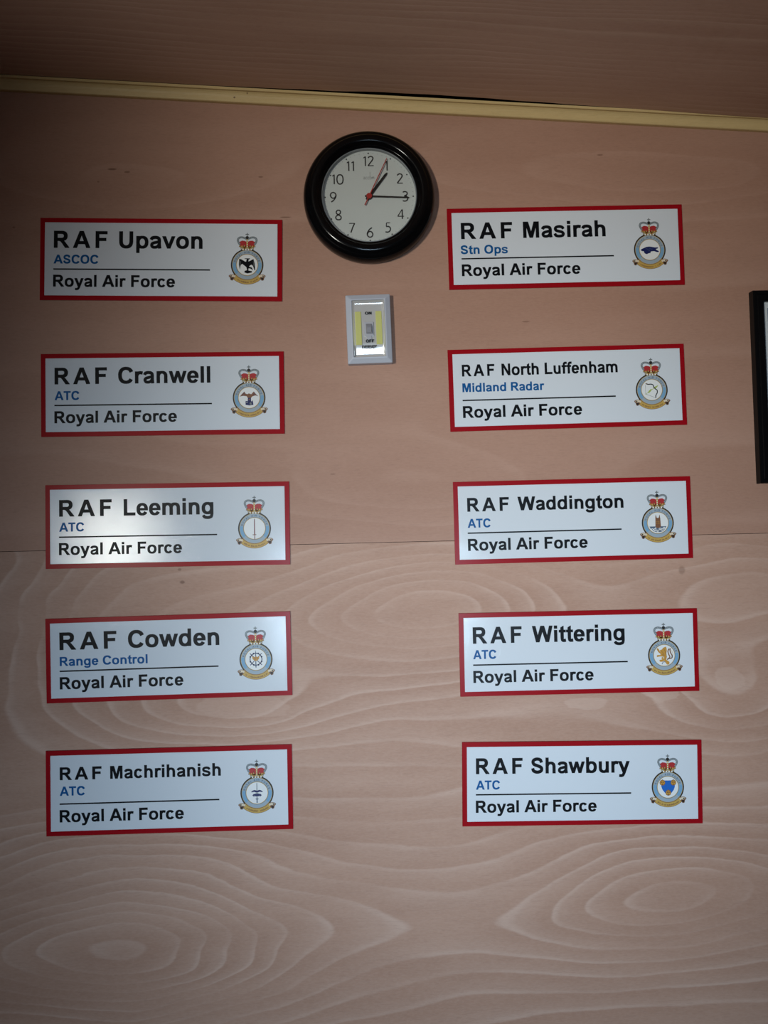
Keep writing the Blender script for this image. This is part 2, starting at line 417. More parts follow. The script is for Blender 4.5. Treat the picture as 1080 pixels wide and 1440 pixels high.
# ------------------------------------------------------------------ lettering: heavy grotesque glyphs on a 2048 grid
def R(a, b_, c, d): return ('P', [(a, b_), (c, b_), (c, d), (a, d)])
def P(*pts): return ('P', list(pts))
def E(cx, cz, ro, roz, ri, riz, a0=0, a1=360, e=2.25): return ('E', cx, cz, ro, roz, ri, riz, a0, a1, e)
def B(w, *pts): return ('B', w, list(pts))
G = {
 'A': (1479, [P((0, 0), (314, 0), (770, 1230), (737, 1466), (574, 1466)), P((1474, 0), (1152, 0), (704, 1230), (737, 1466), (900, 1466)), R(330, 333, 1144, 580)]),
 'C': (1479, [E(788, 733, 692, 758, 388, 503, 27, 327)]),
 'D': (1479, [R(148, 0, 444, 1466), R(148, 1218, 700, 1466), R(148, 0, 700, 248), E(690, 733, 695, 733, 390, 485, -90, 90, 2.4)]),
 'E': (1366, [R(149, 0, 445, 1466), R(149, 1218, 1236, 1466), R(149, 643, 1162, 890), R(149, 0, 1266, 247)]),
 'F': (1251, [R(151, 0, 447, 1466), R(151, 1218, 1157, 1466), R(151, 623, 1056, 871)]),
 'I': (569, [R(140, 0, 436, 1466)]),
 'L': (1251, [R(157, 0, 453, 1454), R(157, 0, 1187, 247)]),
 'M': (1706, [R(145, 0, 420, 1466), R(1286, 0, 1561, 1466), P((300, 1466), (588, 1466), (995, 0), (711, 0)), P((1118, 1466), (1406, 1466), (995, 0), (711, 0))]),
 'N': (1479, [R(152, 0, 427, 1466), R(1054, 0, 1329, 1466), P((152, 1466), (440, 1466), (1329, 0), (1032, 0))]),
 'O': (1593, [E(796, 733, 710, 758, 405, 503)]),
 'R': (1479, [R(150, 0, 446, 1466), R(400, 1218, 860, 1466), R(400, 600, 860, 848), E(850, 1033, 466, 433, 165, 185, -90, 90, 2.2),
              P((560, 620), (760, 700), (960, 640), (1110, 480), (1475, 0), (1121, 0), (870, 375), (720, 560))]),
 'S': (1366, [B(272, (238, 470), (330, 225), (670, 112), (1010, 200), (1118, 400), (1010, 590), (690, 725), (380, 850), (265, 1060), (365, 1265), (670, 1356), (985, 1270), (1095, 1030))]),
 'T': (1251, [R(478, 0, 774, 1466), R(43, 1218, 1206, 1466)]),
 'U': (1479, [R(147, 560, 443, 1466), R(1034, 560, 1330, 1466), E(738.5, 565, 591.5, 590, 295.5, 338, 180, 360, 2.2)]),
 'V': (1366, [P((0, 1466), (320, 1466), (830, 0), (525, 0)), P((1366, 1466), (1050, 1466), (525, 0), (830, 0))]),
 'W': (1933, [P((9, 1466), (311, 1466), (660, 0), (365, 0)), P((365, 0), (660, 0), (1120, 1466), (800, 1466)), P((1568, 0), (1273, 0), (813, 1466), (1133, 1466)), P((1924, 1466), (1622, 1466), (1273, 0), (1568, 0))]),
 'Y': (1366, [R(535, 0, 831, 640), P((0, 1466), (346, 1466), (831, 600), (535, 600)), P((1366, 1466), (1025, 1466), (535, 600), (831, 600))]),
 'a': (1139, [B(250, (190, 770), (290, 915), (545, 966), (800, 905), (888, 720), (888, 330), (930, 0)),
              B(222, (880, 590), (620, 530), (330, 450), (215, 290), (300, 130), (500, 88), (720, 150), (860, 330))]),
 'b': (1251, [R(147, 0, 410, 1466), E(660, 531, 520, 555, 240, 332)]),
 'c': (1139, [E(586, 531, 505, 555, 222, 330, 36, 326)]),
 'd': (1251, [R(841, 0, 1104, 1466), E(591, 531, 520, 555, 240, 332)]),
 'e': (1139, [E(570, 531, 508, 555, 222, 345, -8, 328), R(320, 440, 1066, 630)]),
 'f': (682, [R(190, 0, 471, 1060), R(20, 848, 655, 1062), B(250, (330, 1000), (350, 1240), (490, 1368), (740, 1362))]),
 'g': (1251, [R(846, -20, 1109, 1062), E(591, 540, 520, 546, 240, 325), B(232, (978, 20), (930, -215), (640, -312), (330, -262), (205, -110))]),
 'h': (1251, [R(145, 0, 426, 1466), R(822, 0, 1103, 620), E(624, 610, 479, 476, 198, 252, 0, 180, 2.3)]),
 'i': (569, [R(147, 0, 428, 1062), R(147, 1206, 428, 1466)]),
 'l': (569, [R(147, 0, 428, 1466)]),
 'm': (1821, [R(127, 0, 408, 1062), R(782, 0, 1063, 640), R(1435, 0, 1716, 640), E(595, 620, 468, 466, 187, 242, 0, 180, 2.3), E(1249, 620, 467, 466, 186, 242, 0, 180, 2.3)]),
 'n': (1251, [R(145, 0, 426, 1062), R(822, 0, 1103, 620), E(624, 610, 479, 476, 198, 252, 0, 180, 2.3)]),
 'o': (1251, [E(625, 531, 546, 556, 262, 330)]),
 'p': (1251, [R(147, -404, 410, 1062), E(660, 531, 520, 555, 240, 332)]),
 'r': (797, [R(133, 0, 414, 1062), B(255, (274, 520), (310, 770), (450, 920), (560, 958), (800, 925))]),
 's': (1139, [B(228, (160, 318), (270, 140), (570, 86), (850, 150), (922, 315), (800, 455), (560, 530), (300, 610), (205, 770), (300, 915), (560, 976), (820, 920), (925, 765))]),
 't': (682, [P((186, 300), (467, 300), (467, 1437), (186, 1274)), R(36, 848, 660, 1062), B(255, (327, 330), (350, 160), (470, 98), (662, 118))]),
 'u': (1251, [R(825, 0, 1106, 1062), R(148, 442, 429, 1062), E(627, 452, 479, 476, 198, 252, 180, 360, 2.3)]),
 'v': (1139, [P((13, 1062), (312, 1062), (695, 0), (440, 0)), P((1124, 1062), (830, 1062), (440, 0), (695, 0))]),
 'w': (1593, [P((6, 1062), (288, 1062), (600, 0), (345, 0)), P((345, 0), (600, 0), (935, 1062), (668, 1062)), P((1243, 0), (988, 0), (653, 1062), (920, 1062)), P((1582, 1062), (1305, 1062), (988, 0), (1243, 0))]),
 'y': (1139, [P((13, 1062), (315, 1062), (720, 60), (450, -20)), P((1122, 1062), (828, 1062), (450, -20), (590, -240), (680, -120)), B(235, (575, 30), (490, -215), (330, -305), (105, -292))]),
}
EXT = {}
def glyph_extent(ch):
    if ch not in EXT:
        lo, hi = 1e9, -1e9
        for s in G[ch][1]:
            if s[0] == 'P': xs_ = [p[0] for p in s[1]]
            elif s[0] == 'E':
                xs_ = [s[1] + s[3] * math.cos(math.radians(s[7] + (s[8] - s[7]) * i / 24)) for i in range(25)]
            else: xs_ = [p[0] for p in s[2]]
            lo, hi = min(lo, min(xs_)), max(hi, max(xs_))
        EXT[ch] = (lo, hi)
    return EXT[ch]

def glyph(mb, ch, fx, y, mi=0, n=22):
    """fx maps glyph units to the local (x, z) plane"""
    for s in G[ch][1]:
        y -= 4e-6                                          # strokes laid over one another
        if s[0] == 'P': mb.poly([fx(p) for p in s[1]], y, mi)
        elif s[0] == 'E':
            _, cx, cz, ro, roz, ri, riz, a0, a1, e = s
            k = n if a1 - a0 > 200 else max(8, n // 2)
            def pt(rx, rz, a):
                c, t = math.cos(a), math.sin(a)
                return fx((cx + rx * math.copysign(abs(c) ** (2 / e), c), cz + rz * math.copysign(abs(t) ** (2 / e), t)))
            an = [math.radians(a0 + (a1 - a0) * i / k) for i in range(k + 1)]
            mb.strip([pt(ri, riz, a) for a in an], [pt(ro, roz, a) for a in an], y, mi)
        else:
            tmp = MB(); tmp.ribbon(s[2], s[1], 0.0, 0, True, None, 4)
            vv = [fx((p[0], p[2])) for p in tmp.v]
            k = len(vv) // 2
            mb.strip(vv[:k], vv[k:], y, mi)

def text_run(mb, txt, x0, x1, base, cap, y, mi=0, track=0.0, bold=17.0):
    """fit a word between x0 and x1 (metres), baseline at z = base"""
    pen = 0; places = []
    for ch in txt:
        if ch == ' ': pen += 569 + track; continue
        places.append((ch, pen)); pen += G[ch][0] + track
    lo = places[0][1] + glyph_extent(places[0][0])[0]
    hi = places[-1][1] + glyph_extent(places[-1][0])[1]
    kx = (x1 - x0) / (hi - lo); kz = cap / 1466.0
    g = bold * kz                                      # slight ink spread
    for ch, px in places:
        for q, (ox, oz) in enumerate(((-g, -g), (g, -g), (-g, g), (g, g)) if bold else ((0, 0),)):
            glyph(mb, ch, lambda p, px=px: (x0 + ox + (p[0] + px - lo) * kx, base + oz + p[1] * kz), y - 3e-5 * q, mi)

def text_arc(mb, txt, cx, cz, r, cap, mid, y, mi=0, inside=False, track=250):
    k = cap / 1466.0
    width = sum((G[c][0] if c != ' ' else 569) + track for c in txt) * k
    pen = -width / 2
    for ch in txt:
        adv = ((G[ch][0] if ch != ' ' else 569) + track) * k
        if ch != ' ':
            def fx(p, pen=pen):
                s = (pen + p[0] * k) / r
                if not inside:
                    a = math.radians(mid) - s; rr = r + p[1] * k
                else:
                    a = math.radians(mid) + s; rr = r + cap - p[1] * k
                return (cx + rr * math.cos(a), cz + rr * math.sin(a))
            glyph(mb, ch, fx, y, mi, 8)
        pen += adv

# ------------------------------------------------------------------ sign materials
def gloss_white(name):
    mt, nt, b = new_mat(name)
    k = NB(nt)
    b.inputs['Base Color'].default_value = (0.690, 0.722, 0.755, 1)
    b.inputs['Roughness'].default_value = 0.075
    b.inputs['Specular IOR Level'].default_value = 0.50
    tc = nt.nodes.new('ShaderNodeTexCoord')
    sep = nt.nodes.new('ShaderNodeSeparateXYZ'); nt.links.new(tc.outputs['Object'], sep.inputs[0])
    n = k.noise(sep.outputs[0], 0.0, k.mul(sep.outputs[2], 0.6), 650.0, 3.0, 0.6)
    bp = nt.nodes.new('ShaderNodeBump')
    bp.inputs['Strength'].default_value = 0.35; bp.inputs['Distance'].default_value = 0.0003
    nt.links.new(n, bp.inputs['Height']); nt.links.new(bp.outputs[0], b.inputs['Normal'])
    return mt
M_WHITE = gloss_white('white sign laminate')
M_RED = simple('red sign border', (0.32, 0.005, 0.010), 0.25, spec=0.12, noise=0.04, nscale=90)
M_BLACK = simple('black vinyl', (0.005, 0.0055, 0.007), 0.35, spec=0.12)
M_BLUE = simple('blue vinyl', (0.006, 0.092, 0.275), 0.35, spec=0.12)
C_OUT = simple('badge outline', (0.022, 0.018, 0.016), 0.4, spec=0.25)
C_GOLD = simple('badge gold', (0.53, 0.34, 0.085), 0.4, spec=0.25, noise=0.2, nscale=900)
C_BLUE = simple('badge ring blue', (0.185, 0.36, 0.53), 0.4, spec=0.25)
C_GREY = simple('badge ring grey', (0.33, 0.40, 0.455), 0.4, spec=0.25)
C_WHITE = simple('badge white', (0.78, 0.78, 0.76), 0.4, spec=0.25)
C_RED = simple('crown red', (0.42, 0.028, 0.03), 0.4, spec=0.25)
C_DKRED = simple('crown dark red', (0.12, 0.02, 0.02), 0.4, spec=0.25)
C_STEEL = simple('crown pearl grey', (0.19, 0.205, 0.205), 0.4, spec=0.25)
C_BROWN = simple('scroll brown', (0.20, 0.095, 0.045), 0.4, spec=0.25)
C_CREAM = simple('scroll cream', (0.70, 0.60, 0.45), 0.4, spec=0.25)
C_NAVY = simple('emblem navy', (0.012, 0.018, 0.10), 0.4, spec=0.25)
C_MIDBLUE = simple('emblem blue', (0.015, 0.13, 0.50), 0.4, spec=0.25)
C_RUST = simple('emblem rust', (0.22, 0.095, 0.045), 0.4, spec=0.25)
C_LION = simple('emblem gold', (0.56, 0.28, 0.045), 0.4, spec=0.25)
C_GREEN = simple('emblem green', (0.36, 0.45, 0.09), 0.4, spec=0.25)
C_MAROON = simple('emblem maroon', (0.19, 0.022, 0.035), 0.4, spec=0.25)
C_SLATE = simple('emblem slate', (0.10, 0.14, 0.20), 0.4, spec=0.25)

H = 0.13763
FACE = -0.0026            # front of the white face
BX, BZ = 0.342 - 0.2, H / 2 - 0.077    # badge ring centre in the sign's frame
mm = 0.001

def badge_ring(word):
    b = MB(); y = FACE - 0.00010
    b.ring(0, 0, 0.0271, 0.0, y, 0)                                   # dark outline disc
    b.ring(0, 0, 0.0250, 0.0, y - 0.00003, 1)                         # gold line
    b.ring(0, 0, 0.0244, 0.0, y - 0.00006, 3)                         # grey-blue band
    b.ring(0, 0, 0.0243, 0.0178, y - 0.00009, 2, -40, 10, 20)         # bluer flanks
    b.ring(0, 0, 0.0243, 0.0178, y - 0.00009, 2, 170, 220, 20)
    b.ring(0, 0, 0.0188, 0.0, y - 0.00012, 6)
    b.ring(0, 0, 0.0181, 0.0, y - 0.00014, 1)
    b.ring(0, 0, 0.0174, 0.0, y - 0.00017, 4)
    text_arc(b, 'ROYAL AIR FORCE', 0, 0, 0.0196, 0.0031, 90, y - 0.00018, 5, False, 420)
    if word: text_arc(b, word, 0, 0, 0.0196, 0.0031, 270, y - 0.00018, 5, True, 420)
    return b

def crown_mesh():
    b = MB(); y = FACE - 0.00030
    k = 0.000109
    q = lambda pts: [((x - 510) * k, (683 - z) * k) for x, z in pts]
    b.poly(q([(392, 330), (430, 308), (470, 312), (510, 330), (550, 312), (590, 308), (630, 330), (640, 350), (610, 405), (410, 405), (382, 350)]), y, 0)
    b.poly(q([(400, 395), (620, 395), (610, 425), (412, 425)]), y - 0.00002, 1)
    b.poly(q([(406, 408), (614, 408), (606, 452), (416, 452)]), y - 0.00002, 6)
    b.poly(q([(410, 418), (610, 418), (604, 444), (416, 444)]), y - 0.00003, 2)
    for i in range(5):                                                     # lower band of jewels
        x = 430 + i * 40
        b.ring(*q([(x, 430)])[0], 0.0011, 0.0, y - 0.00005, 1 if i % 2 else 5, n=10)
    for x in (400, 465, 555, 620):                                         # red jewels and gold leaves
        b.poly(q([(x - 17, 408), (x, 352), (x + 17, 408)]), y - 0.000035, 1)
        b.poly(q([(x - 10, 402), (x, 368), (x + 10, 402)]), y - 0.00004, 2)
    for x in (430, 510, 590):
        b.poly(q([(x - 20, 412), (x, 380), (x + 20, 412)]), y - 0.00005, 2)
    for s in (-1, 1):                                                      # arches
        pts = [(510, 288), (510 + s * 40, 268), (510 + s * 90, 258), (510 + s * 130, 272), (510 + s * 143, 305), (510 + s * 128, 345), (510 + s * 112, 370)]
        b.ribbon(q(pts), 0.0033, y - 0.00006, 3)
        for p in spline(pts, 2)[1:-1]:
            b.ring(*q([p])[0], 0.0006, 0.0, y - 0.00008, 5, n=8)
    b.poly(q([(496, 290), (524, 290), (520, 420), (500, 420)]), y - 0.00009, 2)
    for z in (310, 340, 370, 400): b.ring(*q([(510, z)])[0], 0.0008, 0.0, y - 0.00010, 4, n=8)
    b.ring(*q([(510, 262)])[0], 0.0027, 0.0, y - 0.00010, 6, n=16)          # orb
    b.poly(q([(494, 262), (510, 228), (526, 262)]), y - 0.00011, 6)
    b.poly(q([(503, 190), (517, 190), (515, 240), (505, 240)]), y - 0.00012, 3)   # cross
    b.poly(q([(484, 206), (536, 206), (536, 220), (484, 220)]), y - 0.00012, 3)
    for i in range(4): b.ring(*q([(447 + i * 42, 447)])[0], 0.0013, 0.0, y - 0.00012, 4, n=12)   # ermine spots
    return b

def scroll_mesh(seed):
    b = MB(); y = FACE - 0.00026
    rnd = random.Random(seed)
    b.ring(0, 0.0015, 0.0345, 0.0262, y, 1, 222, 318, 40)
    b.ring(0, 0.0015, 0.0339, 0.0270, y - 0.00002, 0, 223, 317, 40)
    a = 236.0
    while a < 305:                                                         # motto: too small to read, dark dashes
        w = rnd.uniform(1.0, 2.6)
        if rnd.random() < 0.8: b.ring(0, 0.0015, 0.0320, 0.0298 + rnd.uniform(-0.0005, 0.0005), y - 0.00003, 1, a, a + w * 0.8, 3)
        a += w + 0.5
    for s in (-1, 1):
        q = lambda pts: [(s * x * mm, z * mm) for x, z in pts]
        b.poly(q([(20.5, -16.5), (24, -15.8), (27.5, -16.2), (30.3, -17.8), (30.6, -19.6), (28.5, -21.5), (27.5, -25.6), (24.6, -26.6), (22.6, -24.5), (20.5, -22.0)]), y - 0.00004, 1)
        b.poly(q([(19, -18.2), (23.5, -16.5), (27.6, -17.0), (28.8, -19.0), (26.0, -20.6), (22.5, -20.4), (20.0, -21.8)]), y - 0.00006, 2)
        b.poly(q([(22.8, -21.6), (27.2, -21.6), (26.4, -25.0), (24.2, -25.4)]), y - 0.00006, 3)
        b.ring(s * 0.0265, -0.0188, 0.0012, 0.0, y - 0.00007, 3, n=10)
    return b

def emblem_mesh(which):
    b = MB(); y = FACE - 0.00034
    def tr(cx, cz, k=0.0985): return lambda pts: [((x - cx) * k * mm, (cz - z) * k * mm) for x, z in pts]
    if which == 'eagle':
        mats = [M_BLACK, C_STEEL]; q = tr(516, 683, 0.109)
        b.poly(q([(395, 588), (432, 600), (480, 630), (515, 640), (560, 620), (612, 592), (632, 660), (640, 770), (625, 760), (605, 700), (585, 680), (560, 690), (545, 710), (590, 725), (606, 770), (575, 745), (540, 735), (535, 770), (590, 780), (588, 800), (520, 816), (472, 800), (480, 775), (515, 765), (505, 720), (470, 690), (440, 668), (415, 690), (406, 760), (390, 680)]), y, 0)
        b.poly(q([(470, 588), (490, 582), (562, 582), (555, 594), (540, 600), (530, 655), (495, 650), (505, 612), (512, 597)]), y - 0.00002, 0)
        for x in (405, 420, 610, 622): b.ribbon(q([(x, 625), (x + (4 if x > 500 else -4), 700)]), 0.0004, y - 0.00003, 1, False)
    elif which == 'bird on books':
        mats = [C_RUST, C_NAVY, C_STEEL, C_WHITE]; q = tr(495, 660)
        b.poly(q([(338, 640), (372, 600), (415, 556), (438, 590), (465, 602), (490, 588), (530, 602), (548, 585), (575, 556), (610, 600), (652, 640), (600, 622), (548, 640), (522, 672), (478, 672), (455, 636), (395, 628)]), y, 0)
        for x0, z0, x1, z1 in ((415, 570, 380, 625), (425, 590, 410, 628), (575, 570, 610, 620), (565, 590, 580, 625)):
            b.ribbon(q([(x0, z0), (x1, z1)]), 0.0006, y - 0.00003, 1, False)
        b.poly(q([(474, 662), (526, 662), (528, 722), (470, 722)]), y - 0.00002, 1)
        b.ring(*q([(498, 690)])[0], 0.0013, 0.0, y - 0.00004, 0, n=10)
        b.poly(q([(435, 716), (500, 722), (540, 722), (555, 700), (566, 782), (500, 792), (434, 780)]), y - 0.00001, 1)
        b.poly(q([(500, 750), (530, 735), (538, 775), (508, 780)]), y - 0.00003, 2)
        b.poly(q([(445, 738), (470, 738), (470, 744), (445, 744)]), y - 0.00003, 3)
    elif which == 'sword':
        mats = [C_MAROON, C_RUST, C_STEEL]; q = tr(530, 630)
        b.poly(q([(524, 480), (531, 462), (538, 480), (540, 735), (522, 735)]), y, 0)
        b.poly(q([(526, 735), (538, 735), (539, 818), (525, 818)]), y, 0)
        b.poly(q([(496, 730), (560, 730), (556, 742), (500, 742)]), y - 0.00002, 1)
        b.ring(*q([(532, 812)])[0], 0.0010, 0.0, y - 0.00003, 2, n=10)
    elif which == 'wheel':
        mats = [C_NAVY, C_LION, C_SLATE]; q = tr(555, 675); c0 = q([(555, 672)])[0]
        b.ring(c0[0], c0[1], 0.0104, 0.0090, y, 0)
        for i in range(16):
            a = math.radians(i * 22.5)
            if i % 4: b.ribbon([(c0[0] + 0.0088 * math.cos(a), c0[1] + 0.0088 * math.sin(a)), (c0[0] + (0.0137 if i % 4 == 2 else 0.0113) * math.cos(a), c0[1] + (0.0137 if i % 4 == 2 else 0.0113) * math.sin(a))], 0.0011 if i % 4 == 2 else 0.0018, y, 0, False)
            if i % 4 == 2: b.ribbon([c0, (c0[0] + 0.0095 * math.cos(a), c0[1] + 0.0095 * math.sin(a))], 0.0011, y, 0, False)
        b.poly(q([(544, 560), (551, 520), (558, 560), (560, 800), (553, 820), (543, 800)]), y - 0.00002, 2)
        b.poly(q([(490, 612), (520, 640), (553, 622), (586, 640), (615, 612), (606, 665), (585, 688), (553, 700), (520, 688), (498, 665)]), y - 0.00004, 1)
        for x in (525, 553, 580): b.ribbon(q([(x, 640), (x, 680)]), 0.0005, y - 0.00005, 0, False)
    elif which == 'winged sword':
        mats = [C_NAVY, C_SLATE, C_STEEL]; q = tr(565, 733)
        b.poly(q([(558, 580), (564, 556), (570, 580), (572, 830), (556, 830)]), y, 2)
        b.poly(q([(540, 824), (590, 824), (586, 840), (573, 842), (575, 896), (554, 896), (556, 842), (544, 840)]), y - 0.00002, 1)
        for s in (-1, 1):
            m_ = lambda pts: q([(565 + s * (x - 565), z) for x, z in pts])
            b.poly(m_([(565, 700), (600, 684), (630, 690), (660, 712), (655, 724), (630, 716), (605, 715), (580, 726), (565, 722)]), y - 0.00003, 0)
            b.poly(m_([(565, 755), (595, 746), (625, 752), (642, 772), (625, 790), (600, 786), (580, 790), (565, 780)]), y - 0.00003, 0)
            b.poly(m_([(568, 738), (585, 735), (590, 748), (570, 750)]), y - 0.00004, 1)
            b.ribbon(m_([(592, 768), (625, 772)]), 0.0005, y - 0.00005, 2, False)
    elif which == 'turtle':
        mats = [C_NAVY, C_SLATE]; q = tr(513, 660)
        b.poly(q([(358, 655), (385, 640), (415, 628), (450, 612), (505, 606), (560, 614), (600, 624), (650, 622), (658, 634), (640, 646), (615, 652), (630, 668), (668, 688), (664, 706), (630, 704), (590, 688), (540, 690), (525, 700), (522, 718), (490, 722), (460, 738), (430, 728), (412, 708), (408, 684), (380, 684), (360, 672)]), y, 0)
        for x, z in ((450, 640), (480, 655), (515, 640), (545, 655), (500, 675)): b.ring(*q([(x, z)])[0], 0.0011, 0.0008, y - 0.00002, 1, n=10)
    elif which == 'bow':
        mats = [M_BLACK, C_GREEN, C_STEEL, C_RUST]; q = tr(540, 645)
        b.ribbon(q([(442, 536), (480, 550), (530, 548), (565, 565), (578, 605), (605, 635), (630, 655), (630, 700), (605, 745), (604, 785)]), 0.0016, y - 0.00003, 0)
        b.ribbon(q([(432, 560), (430, 715)]), 0.0004, y, 2, False); b.ribbon(q([(430, 715), (605, 785)]), 0.0005, y, 2, False)
        b.ribbon(q([(425, 720), (652, 572)]), 0.0008, y - 0.00001, 1, False)
        b.poly(q([(470, 690), (490, 660), (525, 630), (540, 640), (515, 678), (485, 702)]), y - 0.00002, 1)
        b.poly(q([(580, 600), (625, 580), (655, 568), (640, 592), (605, 625)]), y - 0.00002, 1)
        b.ring(*q([(445, 538)])[0], 0.0010, 0.0, y - 0.00004, 3, n=8)
    elif which == 'tower':
        mats = [C_RUST, C_BROWN, C_SLATE, C_WHITE, C_LION]; q = tr(528, 685)
        b.poly(q([(382, 745), (672, 745), (650, 790), (610, 830), (560, 842), (500, 842), (440, 822), (400, 780)]), y, 2)
        for cx, cz, r in ((430, 795, 16), (475, 800, 20), (520, 822, 15), (560, 790, 16), (598, 800, 18), (632, 775, 16), (490, 772, 10)):
            c0 = q([(cx, cz)])[0]; b.ring(c0[0], c0[1], r * 0.0985 * mm * 1.25, r * 0.0985 * mm * 0.55, y - 0.00002, 3, n=14)
        b.poly(q([(488, 600), (572, 600), (578, 745), (560, 772), (498, 772), (484, 745)]), y - 0.00003, 0)
        b.poly(q([(486, 612), (490, 570), (497, 542), (504, 572), (512, 600), (545, 600), (553, 572), (560, 542), (567, 570), (570, 612)]), y - 0.00004, 1)
        for x in (505, 528, 550):
            for z in (625, 655, 685, 720): b.ribbon(q([(x, z), (x, z + 18)]), 0.0006, y - 0.00005, 4 if z in (655, 685) else 1, False)
    elif which == 'lion':
        mats = [C_LION, C_RUST, C_CREAM, C_SLATE]; q = tr(515, 672)
        b.ribbon(q([(560, 745), (590, 725), (610, 700), (590, 650), (580, 600), (605, 560)]), 0.0018, y, 1)
        b.ribbon(q([(590, 725), (640, 720), (650, 680), (625, 630), (615, 580), (630, 560)]), 0.0018, y, 1)
        b.ribbon(q([(640, 715), (662, 660), (655, 620), (640, 590)]), 0.0010, y, 2)
        b.poly(q([(388, 560), (405, 548), (425, 565), (450, 620), (442, 585), (480, 572), (500, 545), (545, 526), (556, 545), (562, 590), (552, 640), (560, 700), (545, 745), (575, 765), (602, 785), (600, 815), (572, 834), (545, 815), (535, 785), (510, 765), (480, 780), (440, 778), (425, 755), (450, 745), (480, 740), (462, 715), (490, 692), (440, 690), (392, 698), (384, 680), (400, 665), (450, 665), (452, 645), (425, 625), (400, 590)]), y - 0.00003, 0)
        for pts in ([(470, 600), (500, 640), (520, 680)], [(510, 560), (530, 600), (540, 660)], [(480, 650), (510, 700)], [(395, 565), (430, 615)], [(550, 600), (548, 700), (525, 750)]):
            b.ribbon(q(pts), 0.0005, y - 0.00005, 1)
        b.poly(q([(490, 690), (515, 690), (510, 735), (495, 720)]), y - 0.00005, 2)
        b.ribbon(q([(500, 775), (472, 820)]), 0.0012, y - 0.00005, 3, False)
        b.ribbon(q([(510, 778), (535, 790)]), 0.0010, y - 0.00005, 3, False)
    elif which == 'shield':
        mats = [C_MIDBLUE, C_LION, C_BROWN]; q = tr(540, 700)
        b.poly(q([(428, 588), (655, 588), (658, 690), (640, 745), (600, 795), (545, 835), (490, 795), (448, 745), (428, 690)]), y, 0)
        for cx, cz in ((448, 625), (633, 625), (545, 793)):
            c0 = q([(cx, cz)])[0]
            b.ring(c0[0], c0[1], 0.0048, 0.0, y - 0.00002, 2, n=18)
            b.ring(c0[0], c0[1], 0.0039, 0.0, y - 0.00003, 1, n=18)
            for dx, dz in ((-14, -8), (14, -8), (0, 26)): b.ring(c0[0] + dx * 0.0985 * mm, c0[1] - dz * 0.0985 * mm, 0.0012, 0.0, y - 0.00005, 2, n=8)
            b.poly(q([(cx - 14, cz - 40), (cx, cz - 58), (cx + 14, cz - 40)]), y - 0.00003, 2)
    return b, mats

# name, centre x, centre z, tilt, [RAF left, right], [name left, right], caps, baseline, unit, unit right, unit base, emblem, label
SIGNS = [
 ('Upavon', -0.32671, 0.46354, -0.02161, 110.6, 130.4, 267.6, 28.0, 50.2, 'ASCOC', 96.0, 76.6, 'eagle', 'red-bordered white sign with a black eagle badge, top of the left column'),
 ('Cranwell', -0.32782, 0.23897, -0.00671, 108.0, 127.0, 278.0, 27.0, 50.8, 'ATC', 62.8, 77.0, 'bird on books', 'red-bordered white sign with a brown bird badge, second down the left column'),
 ('Leeming', -0.32304, 0.02182, -0.00635, 108.1, 128.2, 274.5, 26.8, 52.0, 'ATC', 63.0, 76.8, 'sword', 'red-bordered white sign catching a bright window glare, middle of the left column'),
 ('Cowden', -0.32483, -0.19513, 0.00498, 114.9, 134.2, 282.3, 28.0, 51.2, 'Range Control', 165.0, 77.3, 'wheel', 'red-bordered white sign with a navy spoked wheel badge, fourth down the left column'),
 ('Machrihanish', -0.3273, -0.41136, -0.00328, 90.1, 104.3, 283.3, 20.3, 47.2, 'ATC', 62.9, 72.5, 'winged sword', 'red-bordered white sign with a winged grey sword badge, bottom of the left column'),
 ('Masirah', 0.3516, 0.4755, 0.00625, 109.1, 128.0, 267.5, 27.0, 52.3, 'Stn Ops', 99.4, 77.9, 'turtle', 'red-bordered white sign with a dark blue turtle badge, top of the right column'),
 ('North Luffenham', 0.34695, 0.23698, 0.00935, 77.3, 89.7, 285.3, 19.4, 45.5, 'Midland Radar', 159.9, 71.9, 'bow', 'red-bordered white sign with a bow and green arrow badge, second down the right column'),
 ('Waddington', 0.34962, 0.01397, 0.00263, 92.3, 107.4, 284.9, 22.4, 50.0, 'ATC', 60.8, 76.9, 'tower', 'red-bordered white sign with a brown twin-spired tower badge, middle of the right column'),
 ('Wittering', 0.35293, -0.20595, -0.00493, 103.9, 121.8, 276.2, 26.6, 50.4, 'ATC', 60.9, 76.0, 'lion', 'red-bordered white sign with a golden lion badge, fourth down the right column'),
 ('Shawbury', 0.35184, -0.42143, -0.02058, 99.8, 116.9, 278.3, 25.4, 52.0, 'ATC', 62.0, 77.4, 'shield', 'red-bordered white sign with a blue shield badge, bottom of the right column'),
]
proto_border = proto_face = proto_rule = proto_crown = proto_service = None
def fitted(mesh_obj, parent):
    c = mesh_obj.copy(); C.objects.link(c); c.parent = parent
    return c
